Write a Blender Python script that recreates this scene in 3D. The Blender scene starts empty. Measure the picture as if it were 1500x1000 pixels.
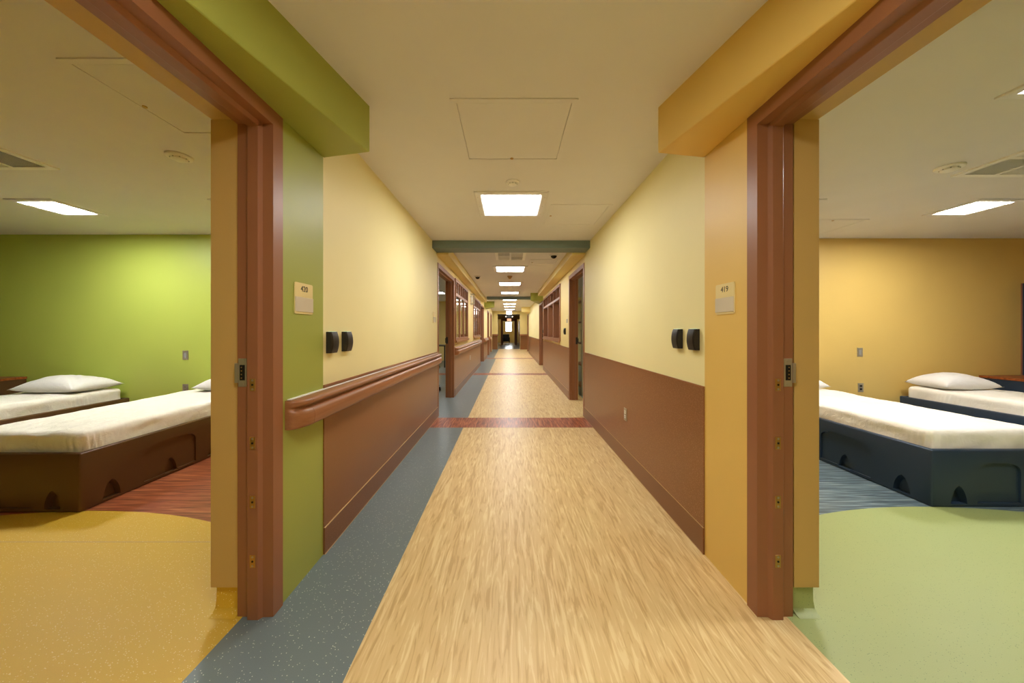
import bpy, bmesh, math, random
from mathutils import Vector, noise
random.seed(7)
SC = bpy.context.scene
COL = SC.collection
CEIL = 2.465
H = 1.25

# ------------------------------------------------------------------ materials
def lin(c):
    r = []
    for v in c:
        v /= 255.0
        r.append(v/12.92 if v <= .04045 else ((v+.055)/1.055)**2.4)
    return (r[0], r[1], r[2], 1)

def base_mat(name, rough=.5, metal=0, spec=.5):
    m = bpy.data.materials.new(name); m.use_nodes = True
    nt = m.node_tree; b = nt.nodes['Principled BSDF']
    b.inputs['Roughness'].default_value = rough
    b.inputs['Metallic'].default_value = metal
    b.inputs['Specular IOR Level'].default_value = spec
    return m, nt, b

def N(nt, t, **kw):
    n = nt.nodes.new(t)
    for k, v in kw.items(): setattr(n, k, v)
    return n

def coords(nt, scale=(1,1,1)):
    tc = N(nt, 'ShaderNodeTexCoord'); mp = N(nt, 'ShaderNodeMapping')
    mp.inputs['Scale'].default_value = scale
    nt.links.new(tc.outputs['Object'], mp.inputs['Vector'])
    return mp.outputs['Vector']

def add_bump(nt, b, vec, scale, strength, dist=.002, detail=2):
    n = N(nt, 'ShaderNodeTexNoise'); n.inputs['Scale'].default_value = scale
    n.inputs['Detail'].default_value = detail
    nt.links.new(vec, n.inputs['Vector'])
    bp = N(nt, 'ShaderNodeBump'); bp.inputs['Strength'].default_value = strength
    bp.inputs['Distance'].default_value = dist
    nt.links.new(n.outputs['Fac'], bp.inputs['Height'])
    nt.links.new(bp.outputs['Normal'], b.inputs['Normal'])

def paint(name, rgb, rough=.5, bump=.15, var=.03, spec=.4, metal=0):
    m, nt, b = base_mat(name, rough, metal, spec)
    v = coords(nt)
    n = N(nt, 'ShaderNodeTexNoise'); n.inputs['Scale'].default_value = 3
    nt.links.new(v, n.inputs['Vector'])
    mx = N(nt, 'ShaderNodeMixRGB'); c = lin(rgb)
    mx.inputs[1].default_value = tuple(min(1, x*(1-var)) for x in c[:3])+(1,)
    mx.inputs[2].default_value = tuple(min(1, x*(1+var)) for x in c[:3])+(1,)
    nt.links.new(n.outputs['Fac'], mx.inputs[0])
    nt.links.new(mx.outputs[0], b.inputs['Base Color'])
    if bump: add_bump(nt, b, v, 260, bump)
    return m

def speckled(name, rgb, fleck, rough=.35, scale=110, amount=.16, thr=.30, dark=None):
    m, nt, b = base_mat(name, rough, 0, .45)
    v = coords(nt)
    vo = N(nt, 'ShaderNodeTexVoronoi'); vo.inputs['Scale'].default_value = scale
    nt.links.new(v, vo.inputs['Vector'])
    lt = N(nt, 'ShaderNodeMath', operation='LESS_THAN'); lt.inputs[1].default_value = thr
    nt.links.new(vo.outputs['Distance'], lt.inputs[0])
    sp = N(nt, 'ShaderNodeSeparateColor'); nt.links.new(vo.outputs['Color'], sp.inputs[0])
    l2 = N(nt, 'ShaderNodeMath', operation='LESS_THAN'); l2.inputs[1].default_value = amount
    nt.links.new(sp.outputs[0], l2.inputs[0])
    mu = N(nt, 'ShaderNodeMath', operation='MULTIPLY')
    nt.links.new(lt.outputs[0], mu.inputs[0]); nt.links.new(l2.outputs[0], mu.inputs[1])
    n = N(nt, 'ShaderNodeTexNoise'); n.inputs['Scale'].default_value = 400
    nt.links.new(v, n.inputs['Vector'])
    c = lin(rgb)
    m0 = N(nt, 'ShaderNodeMixRGB')
    m0.inputs[1].default_value = tuple(x*.88 for x in c[:3])+(1,)
    m0.inputs[2].default_value = tuple(min(1, x*1.12) for x in c[:3])+(1,)
    nt.links.new(n.outputs['Fac'], m0.inputs[0])
    m1 = N(nt, 'ShaderNodeMixRGB'); m1.inputs[2].default_value = lin(fleck)
    nt.links.new(m0.outputs[0], m1.inputs[1]); nt.links.new(mu.outputs[0], m1.inputs[0])
    nt.links.new(m1.outputs[0], b.inputs['Base Color'])
    add_bump(nt, b, v, 150, .05)
    return m

def streaky(name, cols, scale, rough=.35, dist=.6, detail=3, spec=.45):
    """wood-look sheet vinyl: hard-edged flecks stretched along one axis"""
    m, nt, b = base_mat(name, rough, 0, spec)
    v = coords(nt, scale)
    n = N(nt, 'ShaderNodeTexNoise'); n.inputs['Scale'].default_value = 1
    n.inputs['Detail'].default_value = detail; n.inputs['Distortion'].default_value = dist
    nt.links.new(v, n.inputs['Vector'])
    r = N(nt, 'ShaderNodeValToRGB'); e = r.color_ramp.elements
    e[0].position = cols[0][0]; e[0].color = lin(cols[0][1])
    e[1].position = cols[-1][0]; e[1].color = lin(cols[-1][1])
    for p, c in cols[1:-1]:
        x = e.new(p); x.color = lin(c)
    nt.links.new(n.outputs['Fac'], r.inputs['Fac'])
    nt.links.new(r.outputs['Color'], b.inputs['Base Color'])
    return m

def emis(name, rgb, strength):
    m, nt, b = base_mat(name, .5)
    b.inputs['Base Color'].default_value = (.8, .8, .8, 1)
    b.inputs['Emission Color'].default_value = rgb + (1,)
    b.inputs['Emission Strength'].default_value = strength
    return m

def cloth(name, rgb, rough=.85):
    m, nt, b = base_mat(name, rough, 0, .15)
    v = coords(nt)
    b.inputs['Base Color'].default_value = lin(rgb)
    b.inputs['Sheen Weight'].default_value = .15
    n1 = N(nt, 'ShaderNodeTexNoise'); n1.inputs['Scale'].default_value = 14
    n1.inputs['Detail'].default_value = 5; n1.inputs['Distortion'].default_value = 1.2
    n2 = N(nt, 'ShaderNodeTexNoise'); n2.inputs['Scale'].default_value = 300
    nt.links.new(v, n1.inputs['Vector']); nt.links.new(v, n2.inputs['Vector'])
    ad = N(nt, 'ShaderNodeMath', operation='MULTIPLY_ADD'); ad.inputs[1].default_value = .08
    nt.links.new(n2.outputs['Fac'], ad.inputs[0]); nt.links.new(n1.outputs['Fac'], ad.inputs[2])
    bp = N(nt, 'ShaderNodeBump'); bp.inputs['Strength'].default_value = .45
    bp.inputs['Distance'].default_value = .012
    nt.links.new(ad.outputs[0], bp.inputs['Height']); nt.links.new(bp.outputs['Normal'], b.inputs['Normal'])
    return m

M = {}
M['ceiling'] = paint('ceiling_paint', (228, 225, 226), .75, .1)
M['cream'] = paint('cream_paint', (240, 228, 172), .55, spec=.3)
M['yellow'] = paint('yellow_paint', (236, 214, 144), .5, spec=.3)
M['orange'] = paint('orange_paint', (230, 192, 104), .45)
M['tan'] = paint('tan_paint', (204, 168, 98), .5)
M['green'] = paint('green_paint', (164, 170, 78), .42)
M['room_green'] = paint('room_green_paint', (188, 202, 92), .45)
M['room_yellow'] = paint('room_yellow_paint', (230, 194, 110), .45)
M['teal'] = paint('teal_paint', (116, 132, 130), .5)
M['gold_floor'] = speckled('gold_rubber', (218, 176, 54), (250, 236, 170), .5, 190, .13, .30)
M['green_floor'] = speckled('green_rubber', (164, 174, 110), (110, 130, 80), .46, 190, .10, .28)
M['blue_floor'] = speckled('slate_rubber', (116, 128, 130), (225, 232, 215), .33, 170, .10, .30)
M['grey_floor'] = speckled('grey_rubber', (150, 155, 158), (220, 225, 225), .22, 110, .1, .26)
M['wood_floor'] = streaky('maple_vinyl', [(.32, (206,168,112)), (.40, (210,174,118)), (.44, (222,190,132)), (.565, (226,195,138)),
                          (.60, (234,208,153)), (.75, (238,214,161))], (40, 3.6, 1), .42, 1.5, 5.0, .4)
M['red_wood'] = streaky('cherry_vinyl', [(.3, (110,52,30)), (.45, (150,76,46)), (.55, (176,98,62)), (.7, (200,126,84))], (60, 4, 1), .38)
M['red_room'] = streaky('cherry_vinyl_room', [(.3, (104,50,32)), (.45, (142,74,46)), (.55, (170,94,60)), (.7, (206,132,90))], (3, 55, 1), .38)
M['blue_room'] = streaky('slate_vinyl_room', [(.3, (58,70,78)), (.45, (82,98,106)), (.55, (104,122,128)), (.7, (150,165,166))], (3, 55, 1), .38)
M['wainscot'] = speckled('brown_wainscot', (140, 92, 52), (182, 132, 96), .34, 190, .22, .30)
M['base'] = speckled('brown_base', (130, 84, 48), (160, 108, 78), .36, 170, .15, .28)
M['frame'] = paint('frame_enamel', (150, 98, 66), .38, .04, .02, .4)
M['rail'] = streaky('rail_laminate', [(.3, (146,94,58)), (.5, (153,100,63)), (.7, (160,106,68))], (40, 2.5, 90), .36, .4)
M['seam'] = paint('seam_caulk', (205, 170, 120), .5, 0)
M['steel'] = paint('brushed_steel', (186, 176, 156), .35, 0, .03, .5, .7)
M['brass'] = paint('satin_brass', (190, 150, 90), .35, 0, .03, .5, .9)
M['dark'] = paint('black_recess', (14, 12, 10), .6, 0)
M['black'] = paint('black_plastic', (38, 33, 30), .38, .02)
M['led'] = emis('green_led', (.45, .9, .5), .5)
M['white_metal'] = paint('white_enamel', (242, 240, 236), .45, 0)
M['vent_slat'] = paint('vent_grey', (176, 176, 174), .5, 0)
M['sign_plate'] = paint('beige_sign', (232, 212, 150), .4, 0)
M['sign_insert'] = paint('frosted_insert', (214, 202, 180), .25, 0, .08)
M['ink'] = paint('dark_ink', (46, 40, 36), .5, 0)
M['bed_brown'] = paint('brown_moulded_plastic', (94, 64, 38), .36, .06, .02)
M['bed_navy'] = paint('navy_moulded_plastic', (42, 58, 76), .36, .06, .02)
M['sheet'] = cloth('white_sheet', (244, 238, 224))
M['pillow'] = cloth('pillow_cotton', (236, 232, 226))
M['desk_top'] = streaky('desk_cherry', [(.3, (120,60,28)), (.5, (150,78,36)), (.7, (176,98,48))], (2, 30, 30), .35)
LC = (1.0, .995, .97)
M['diff'] = emis('lit_diffuser', LC, 31)
M['diff_room'] = emis('lit_room_diffuser', (1.0, 1.0, 1.0), 92)
M['day'] = emis('daylight_glass', (.95, 1.0, 1.0), 14)
M['exit_white'] = emis('exit_panel', (1, .95, .9), 3)
M['exit_orange'] = emis('exit_glow', (1, .5, .3), 1.2)
M['red'] = emis('exit_letters', (1, .12, .06), 2)
m, nt, b = base_mat('window_glass', .03); b.inputs['Transmission Weight'].default_value = 1
b.inputs['IOR'].default_value = 1.45; b.inputs['Base Color'].default_value = (.95, .97, .95, 1); M['glass'] = m

# ------------------------------------------------------------------ mesh helpers
def quad_box(bm, x0, x1, y0, y1, z0, z1, mi=0, fm=None):
    """axis box; fm maps face key (-x +x -y +y -z +z) to a material index"""
    fm = fm or {}
    v = [bm.verts.new(p) for p in ((x0,y0,z0),(x1,y0,z0),(x1,y1,z0),(x0,y1,z0),(x0,y0,z1),(x1,y0,z1),(x1,y1,z1),(x0,y1,z1))]
    for k, ids in (('-z',(0,3,2,1)),('+z',(4,5,6,7)),('-y',(0,1,5,4)),('+x',(1,2,6,5)),('+y',(2,3,7,6)),('-x',(3,0,4,7))):
        f = bm.faces.new([v[i] for i in ids]); f.material_index = fm.get(k, mi)

def finish(bm, name, mats, parent=None, smooth=False, bevel=0, loc=None, seg=2):
    bmesh.ops.recalc_face_normals(bm, faces=bm.faces[:])
    if bevel:
        bmesh.ops.bevel(bm, geom=[e for e in bm.edges if len(e.link_faces) == 2 and e.calc_face_angle(0) > .5],
                        offset=bevel, segments=seg, affect='EDGES', profile=.5)
    me = bpy.data.meshes.new(name); bm.to_mesh(me); bm.free()
    for q in (mats if isinstance(mats, (list, tuple)) else [mats]): me.materials.append(q)
    if smooth:
        for p in me.polygons: p.use_smooth = True
    o = bpy.data.objects.new(name, me); COL.objects.link(o)
    if parent: o.parent = parent
    if loc: o.location = loc
    return o

def smooth_angle(o, a=.6):
    me = o.data
    for p in me.polygons: p.use_smooth = True
    try: me.set_sharp_from_angle(angle=a)
    except Exception: pass
    return o

def box(name, x0, x1, y0, y1, z0, z1, mats, parent=None, bevel=0, fm=None, seg=2):
    bm = bmesh.new(); quad_box(bm, x0, x1, y0, y1, z0, z1, 0, fm)
    return finish(bm, name, mats, parent, bevel=bevel, seg=seg)

def tag(o, label=None, cat=None, group=None, kind=None):
    if label: o['label'] = label
    if cat: o['category'] = cat
    if group: o['group'] = group
    if kind: o['kind'] = kind
    return o

def S(o, label, cat): return tag(o, label, cat, kind='structure')

def empty(name, loc, label, cat, group=None, rz=0):
    o = bpy.data.objects.new(name, None); COL.objects.link(o)
    o.location = loc; o.rotation_euler = (0, 0, rz); o.empty_display_size = .1
    return tag(o, label, cat, group)

def dup(root, loc, label=None, rz=None, group=None):
    r = root.copy(); COL.objects.link(r); r.location = loc
    if rz is not None: r.rotation_euler = (0, 0, rz)
    if label: r['label'] = label
    if group: r['group'] = group
    for ch in list(root.children):
        c = ch.copy(); COL.objects.link(c); c.parent = r
        for g in list(ch.children):
            d = g.copy(); COL.objects.link(d); d.parent = c
    return r

def cyl(bm, c, r, h, seg=24, r2=None, axis='z'):
    """cylinder / cone starting at c and running h along axis"""
    r2 = r if r2 is None else r2
    rings = []
    for k, rr in ((0, r), (h, r2)):
        ring = []
        for i in range(seg):
            a = 2*math.pi*i/seg; p, q = rr*math.cos(a), rr*math.sin(a)
            if axis == 'z': co = (c[0]+p, c[1]+q, c[2]+k)
            elif axis == 'x': co = (c[0]+k, c[1]+p, c[2]+q)
            else: co = (c[0]+p, c[1]+k, c[2]+q)
            ring.append(bm.verts.new(co))
        rings.append(ring)
    for i in range(seg):
        j = (i+1) % seg
        bm.faces.new((rings[0][i], rings[0][j], rings[1][j], rings[1][i]))
    bm.faces.new(rings[0][::-1]); bm.faces.new(rings[1])

def lathe(bm, prof, seg=28, c=(0, 0, 0)):
    """prof list of (r, z)"""
    rings = []
    for r, z in prof:
        if r < 1e-6: rings.append([bm.verts.new((c[0], c[1], c[2]+z))])
        else: rings.append([bm.verts.new((c[0]+r*math.cos(2*math.pi*i/seg), c[1]+r*math.sin(2*math.pi*i/seg), c[2]+z)) for i in range(seg)])
    for a, b_ in zip(rings, rings[1:]):
        for i in range(seg):
            j = (i+1) % seg
            if len(a) == 1 and len(b_) == 1: continue
            if len(a) == 1: bm.faces.new((a[0], b_[j], b_[i]))
            elif len(b_) == 1: bm.faces.new((a[i], a[j], b_[0]))
            else: bm.faces.new((a[i], a[j], b_[j], b_[i]))

def prism(bm, pts, z0, z1, mi=0, side=None):
    lo = [bm.verts.new((x, y, z0)) for x, y in pts]; hi = [bm.verts.new((x, y, z1)) for x, y in pts]
    f = bm.faces.new(lo[::-1]); f.material_index = mi
    f = bm.faces.new(hi); f.material_index = mi
    n = len(pts)
    for i in range(n):
        f = bm.faces.new((lo[i], lo[(i+1) % n], hi[(i+1) % n], hi[i])); f.material_index = (side or {}).get(i, mi)

def text_mesh(s, size, mat, name, parent, loc, rot, depth=.0006):
    cu = bpy.data.curves.new('t', 'FONT'); cu.body = s; cu.size = size; cu.extrude = depth
    cu.align_x = 'CENTER'; cu.align_y = 'CENTER'
    t = bpy.data.objects.new('t', cu); COL.objects.link(t)
    bpy.context.view_layer.update()
    me = bpy.data.meshes.new_from_object(t.evaluated_get(bpy.context.evaluated_depsgraph_get()))
    bpy.data.objects.remove(t, do_unlink=True); bpy.data.curves.remove(cu)
    me.name = name; me.materials.clear(); me.materials.append(mat)
    o = bpy.data.objects.new(name, me); COL.objects.link(o); o.parent = parent
    o.location = loc; o.rotation_euler = rot
    return o

# ------------------------------------------------------------------ plan constants
XL, XLB = -1.039, -1.31      # corridor face / room face of the left partition
XR, XRB = 1.091, 1.36
YL, YR = 4.32, 4.50          # bedroom back walls
XRL, XRR = -7.4, 7.4         # outer bedroom walls
YN = -1.6                    # near bedroom wall
DZ = 2.215                   # outer head of the door frames

# ------------------------------------------------------------------ floors
def poly_floor(name, pts, mat, label, z0=-.05, z1=0, seam=None):
    bm = bmesh.new(); prism(bm, pts, z0, z1)
    return S(finish(bm, name, mat), label, 'floor')

XB = -.592
TL, TR = -1.165, 1.212
def strip(y0, y1, xl=XL, xr=XR):
    """one bay of corridor flooring: slate strip at the left, maple vinyl at the right"""
    return xl, xr
poly_floor('floor', [(XB, -4), (TR, -4), (TR, 4.40), (XB, 4.40)], M['wood_floor'], 'pale maple streaked vinyl floor between the two open bedroom doorways')
poly_floor('floor', [(TL, -4), (XB, -4), (XB, 4.40), (TL, 4.40)], M['blue_floor'], 'slate blue speckled floor strip under the near left wall')
poly_floor('floor', [(TL, 4.40), (TR, 4.40), (TR, 4.90), (TL, 4.90)], M['red_wood'], 'widest dark cherry floor band below the teal beam')
poly_floor('floor', [(XB, 4.90), (1.36, 4.90), (1.36, 9.60), (XB, 9.60)], M['wood_floor'], 'maple vinyl floor just beyond the first cherry band')
poly_floor('floor', [(-4.6, 4.90), (XB, 4.90), (XB, 9.60), (-4.6, 9.60)], M['blue_floor'], 'slate floor beyond the first cherry band, running into the left office')
poly_floor('floor', [(-4.6, 9.60), (1.36, 9.60), (1.36, 10.02), (-4.6, 10.02)], M['red_wood'], 'second cherry floor band counted away from the camera')
poly_floor('floor', [(XB, 10.02), (1.6, 10.02), (1.6, 15.1), (XB, 15.1)], M['wood_floor'], 'maple vinyl floor between the second and third cherry bands')
poly_floor('floor', [(-4.6, 10.02), (XB, 10.02), (XB, 15.1), (-4.6, 15.1)], M['blue_floor'], 'slate floor between the second and third cherry bands')
poly_floor('floor', [(-1.6, 15.1), (1.6, 15.1), (1.6, 15.55), (-1.6, 15.55)], M['red_wood'], 'third and farthest cherry floor band')
poly_floor('floor', [(-.70, 15.55), (2.6, 15.55), (2.6, 23.2), (-.70, 23.2)], M['wood_floor'], 'farthest maple vinyl floor, up to the yellow portal')
poly_floor('floor', [(-2.6, 15.55), (-.70, 15.55), (-.70, 23.2), (-2.6, 23.2)], M['blue_floor'], 'farthest slate floor strip, up to the yellow portal')
poly_floor('floor', [(-2.6, 23.2), (2.6, 23.2), (2.6, 36), (-2.6, 36)], M['grey_floor'], 'shiny grey floor behind the yellow portal')
poly_floor('floor', [(1.36, 4.70), (4.6, 4.70), (4.6, 10.02), (1.36, 10.02)], M['blue_floor'], 'dark floor of the store room behind the right window')

def room_floor(sgn, cx, cy, R, xin, xo, y_back, m_near, m_far, l_near, l_far):
    # arc of the near colour
    pts = []
    n = 72
    a_in = math.acos(max(-1, min(1, (xin-cx)/R)))
    a_out = math.acos(max(-1, min(1, (sgn*5.7-cx)/R)))
    for i in range(n+1):
        a = a_in + (a_out-a_in)*i/n
        pts.append((cx+R*math.cos(a), cy+R*math.sin(a)))
    near = [(xin, YN)] + pts + [(sgn*5.7, YN)]
    far = [pts[0]] + pts[1:] + [(sgn*5.7, YN), (xo, YN), (xo, y_back), (xin, y_back)]
    for q, mm, ll in ((near, m_near, l_near), (far, m_far, l_far)):
        if sgn > 0: q = q[::-1]
        poly_floor('floor', q, mm, ll)
room_floor(-1, -2.85, -.632, 3.0, TL, XRL, YL, M['gold_floor'], M['red_room'],
           'golden yellow speckled floor with rounded edge in the left bedroom', 'cherry wood-look floor under the brown beds')
room_floor(1, 2.9, -.576, 3.0, TR, XRR, YR, M['green_floor'], M['blue_room'],
           'pale green speckled floor with rounded edge in the right bedroom', 'slate wood-look floor under the navy beds')
# thin weld line across the gold floor
S(box('trim_1', -5.5, TL-.2, 2.018, 2.022, 0, .0006, M['seam']), 'fine weld line across the golden floor', 'seam')

# ------------------------------------------------------------------ ceiling
S(box('ceiling', XRL-.2, XRR+.2, -4.2, 21.0, CEIL, CEIL+.1, M['ceiling']), 'plain matt off-white plaster ceiling over corridor and bedrooms', 'ceiling')
S(box('ceiling', -2.7, 2.7, 21.0, 36.2, 2.56, 2.66, M['ceiling']), 'ceiling at the far end of the corridor beyond the yellow portal', 'ceiling')

# ------------------------------------------------------------------ walls
def wall(name, pieces, mats, label):
    bm = bmesh.new()
    for p in pieces:
        x0, x1, y0, y1, z0, z1 = p[:6]
        quad_box(bm, x0, x1, y0, y1, z0, z1, p[6] if len(p) > 6 else 0, p[7] if len(p) > 7 else None)
    return S(finish(bm, name, mats), label, 'wall')

Z = CEIL
tanL = [M['green'], M['tan'], M['cream'], M['yellow']]
f = {'+x': 0}
wall('wall_left', [
    (XLB, XL, -4, .15, 0, Z, 1, f), (XLB, XL, .15, 1.53, 2.18, Z, 1, f), (XLB, XL, 1.53, 1.905, 0, Z, 1, f)],
    tanL, 'lime green painted wall around the left bedroom doorway')
wall('wall_left', [(XLB, XL, 1.905, 4.93, 0, Z, 1, {'+x': 2})], tanL, 'cream painted left corridor wall above the handrail')
# beyond the beam: door 4.93-6.43, window 6.50-8.50, window 9.80-12.05, door 12.25-13.85, then doors
def side_wall(name, xf, xb, sgn, spans, z_open, y0, y1, label, mats, mi):
    """spans: (ya, yb, zlo, zhi) holes"""
    fm = {('+x' if sgn < 0 else '-x'): mi}
    xa, xbb = min(xf, xb), max(xf, xb)
    pcs = []; y = y0
    for (a, b_, lo, hi) in spans:
        if a > y: pcs.append((xa, xbb, y, a, 0, Z, mi, fm))
        if lo > 0: pcs.append((xa, xbb, a, b_, 0, lo, mi, fm))
        pcs.append((xa, xbb, a, b_, hi, Z, mi, fm))
        y = b_
    if y < y1: pcs.append((xa, xbb, y, y1, 0, Z, mi, fm))
    return wall(name, pcs, mats, label)
DH = 2.18
side_wall('wall_left', XL, XL-.155, -1, [(4.96, 6.40, 0, DH), (6.52, 8.46, 1.06, 2.24), (9.84, 12.06, 1.06, 2.24), (12.26, 13.80, 0, DH)], DH, 4.93, 13.95, 'yellow left corridor wall with office windows beyond the teal beam', tanL, 3)
f = {'-x': 0}
tanR = [M['orange'], M['tan'], M['cream'], M['yellow']]
wall('wall_right', [
    (XR, XRB, -4, .15, 0, Z, 1, f), (XR, XRB, .15, 1.53, 2.18, Z, 1, f), (XR, XRB, 1.53, 1.905, 0, Z, 1, f)],
    tanR, 'orange yellow painted wall around the right bedroom doorway')
wall('wall_right', [(XR, XRB, 1.905, 4.93, 0, Z, 1, {'-x': 2})], tanR, 'cream painted right corridor wall above the brown wainscot')
side_wall('wall_right', XR, XR+.155, 1, [(4.97, 6.16, 0, DH), (7.26, 10.72, 1.03, 2.24), (10.96, 12.34, 0, DH)],
          DH, 4.93, 12.45, 'yellow right corridor wall with one wide window beyond the teal beam', tanR, 3)
side_wall('wall_left', XL, XL-.155, -1, [(16.1, 17.4, 0, DH), (18.7, 20.0, 0, DH)], DH, 13.95, 20.6, 'pale far left corridor wall past the second office window', tanL, 2)
side_wall('wall_right', XR, XR+.155, 1, [(19.2, 20.5, 0, DH)], DH, 12.45, 20.6, 'pale far right corridor wall past the small green soffit', tanR, 2)
# bedrooms
wall('wall_left', [(XRL, XLB, YL, YL+.12, 0, Z, 0), (XRL-.1, XRL, YN-.1, YL+.12, 0, Z, 0)], [M['room_green']], 'bright lime green back wall of the left bedroom')
wall('wall_right', [(XRB, XRR, YR, YR+.12, 0, Z, 0), (XRR, XRR+.1, YN-.1, YR+.12, 0, Z, 0)], [M['room_yellow']], 'golden yellow back wall of the right bedroom')
wall('wall_front', [(XRL, XLB, YN-.1, YN, 0, Z, 0)], [M['room_green']], 'near wall of the left bedroom')
wall('wall_front', [(XRB, XRR, YN-.1, YN, 0, Z, 0)], [M['room_yellow']], 'near wall of the right bedroom')
wall('wall_back', [(XLB, XRB, -4.12, -4, 0, Z, 0)], [M['cream']], 'end wall of the corridor behind the viewpoint')
# office behind the left windows, store room behind the right one
wall('wall_left', [(-4.7, -4.6, 4.44, 14.3, 0, Z), (-4.6, XL-.155, 14.2, 14.3, 0, Z), (-4.6, XLB, 4.441, 4.46, 0, Z)], [M['yellow']], 'yellow inner walls of the office behind the left windows')
wall('wall_right', [(4.6, 4.7, 4.63, 12.6, 0, Z), (XR+.155, 4.6, 12.5, 12.6, 0, Z), (XRB, 4.6, 4.621, 4.64, 0, Z)], [M['cream']], 'pale inner walls of the store room behind the right window')
poly_floor('floor', [(1.6, 10.02), (4.6, 10.02), (4.6, 12.6), (1.6, 12.6)], M['blue_floor'], 'dark floor at the back of the right store room')
wall('wall_left', [(-2.6, -2.5, 14.3, 21, 0, Z)], [M['cream']], 'inner wall seen through the farthest left doorways')
wall('wall_right', [(2.5, 2.6, 12.6, 21, 0, Z)], [M['cream']], 'inner wall seen through the farthest right doorway')
# widened lobby and yellow portal
wall('wall_left', [(-2.0, XL-.155, 20.5, 20.6, 0, Z), (-2.0, -1.9, 20.6, 23.0, 0, 2.56)], [M['cream']], 'cream lobby wall left of the yellow portal')
wall('wall_right', [(XR+.155, 2.0, 20.5, 20.6, 0, Z), (1.9, 2.0, 20.6, 23.0, 0, 2.56)], [M['cream']], 'cream lobby wall right of the yellow portal')
wall('wall_back', [(-2.6, -.78, 23.0, 23.15, 0, 2.56), (.71, 2.6, 23.0, 23.15, 0, 2.56), (-.78, .71, 23.0, 23.15, 2.35, 2.56)], [M['yellow']], 'pale yellow portal wall near the end of the corridor')
wall('wall_left', [(-1.35, -1.2, 23.15, 35.6, 0, 2.56)], [M['orange']], 'shadowy ochre left wall behind the yellow portal')
wall('wall_right', [(1.0, 1.15, 23.15, 35.6, 0, 2.56)], [M['orange']], 'shadowy ochre right wall behind the yellow portal')
wall('wall_back', [(-1.2, -.42, 35.5, 35.6, 0, 2.56), (.28, 1.0, 35.5, 35.6, 0, 2.56), (-.42, .28, 35.5, 35.6, 0, 1.12), (-.42, .28, 35.5, 35.6, 2.2, 2.56)],
     [M['yellow']], 'yellow wall at the very end of the corridor around the bright window')

# cove bases at the room side of the doorway returns: the wall above overhangs them
def cove(name, x0, x1, mat, label):
    S(box(name, x0, x1, 1.505, 1.53, .118, 2.18, M['tan'] ), label, 'wall panel')
cove('wall_left', XLB-.006, -1.19, M['gold_floor'], 'tan wall return inside the left bedroom doorway')
cove('wall_right', 1.256, XRB+.006, M['green_floor'], 'tan wall return inside the right bedroom doorway')
def cove_base(name, xa, xb, mat, label):
    bm = bmesh.new()
    prof = [(1.529, .118), (1.524, .118), (1.522, .045), (1.515, .018), (1.498, .006), (1.478, .001), (1.529, .001)]
    lo = [bm.verts.new((xa, y, z)) for y, z in prof]; hi = [bm.verts.new((xb, y, z)) for y, z in prof]
    bm.faces.new(lo); bm.faces.new(hi[::-1])
    for i in range(len(prof)):
        bm.faces.new((lo[i], lo[(i+1) % len(prof)], hi[(i+1) % len(prof)], hi[i]))
    return S(smooth_angle(finish(bm, name, mat)), label, 'baseboard')
cove_base('baseboard_left', XLB+.004, -1.192, M['gold_floor'], 'golden cove base at the foot of the left doorway return')
cove_base('baseboard_right', 1.258, XRB-.004, M['green_floor'], 'green cove base at the foot of the right doorway return')
# coved bases along the bedroom back walls
S(box('baseboard_left', XRL, XLB, YL-.012, YL, 0, .1, M['red_room'], bevel=.003), 'cherry base along the lime green bedroom wall', 'baseboard')
S(box('baseboard_right', XRB, XRR, YR-.012, YR, 0, .1, M['blue_room'], bevel=.003), 'slate base along the golden bedroom wall', 'baseboard')

# wainscot panels with cap and base
TN = [1]
def trim_name():
    TN[0] += 1; return 'trim_%d' % TN[0]
def wain(side, y0, y1, ztop, label):
    x, s = (XL, 1) if side == 'left' else (XR, -1)
    a, b_ = sorted((x, x+s*.006)); c, d = sorted((x, x+s*.010)); e, g = sorted((x, x+s*.012))
    w = S(box(trim_name(), a, b_, y0, y1, .15, ztop, M['wainscot']), label, 'wainscot')
    cap = box('cap_strip', c, d, y0, y1, ztop, ztop+.008, M['rail'], w)
    bs = S(box('baseboard_'+side, c, d, y0, y1, 0, .149, M['base']), label.replace('wainscot', 'base strip'), 'baseboard')
    box('caulk_line', e, g, y0, y1, 0, .003, M['seam'], bs)
    box('top_bead', c, g, y0, y1, .147, .1505, M['seam'], bs)
wain('left', 1.905, 4.93, .938, 'speckled brown wainscot below the handrail on the near left wall')
wain('right', 1.905, 4.93, .93, 'speckled brown wainscot on the near right wall holding the outlet')
wain('left', 6.47, 12.20, .93, 'brown wainscot under the office windows on the left')
wain('right', 6.24, 10.90, .93, 'brown wainscot under the wide right window')
wain('left', 13.90, 16.04, .93, 'short brown wainscot between far left doorways')
wain('left', 17.46, 18.64, .93, 'brown wainscot between the two farthest left doorways')
wain('right', 12.42, 19.14, .93, 'long shiny brown wainscot on the far right wall')

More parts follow.
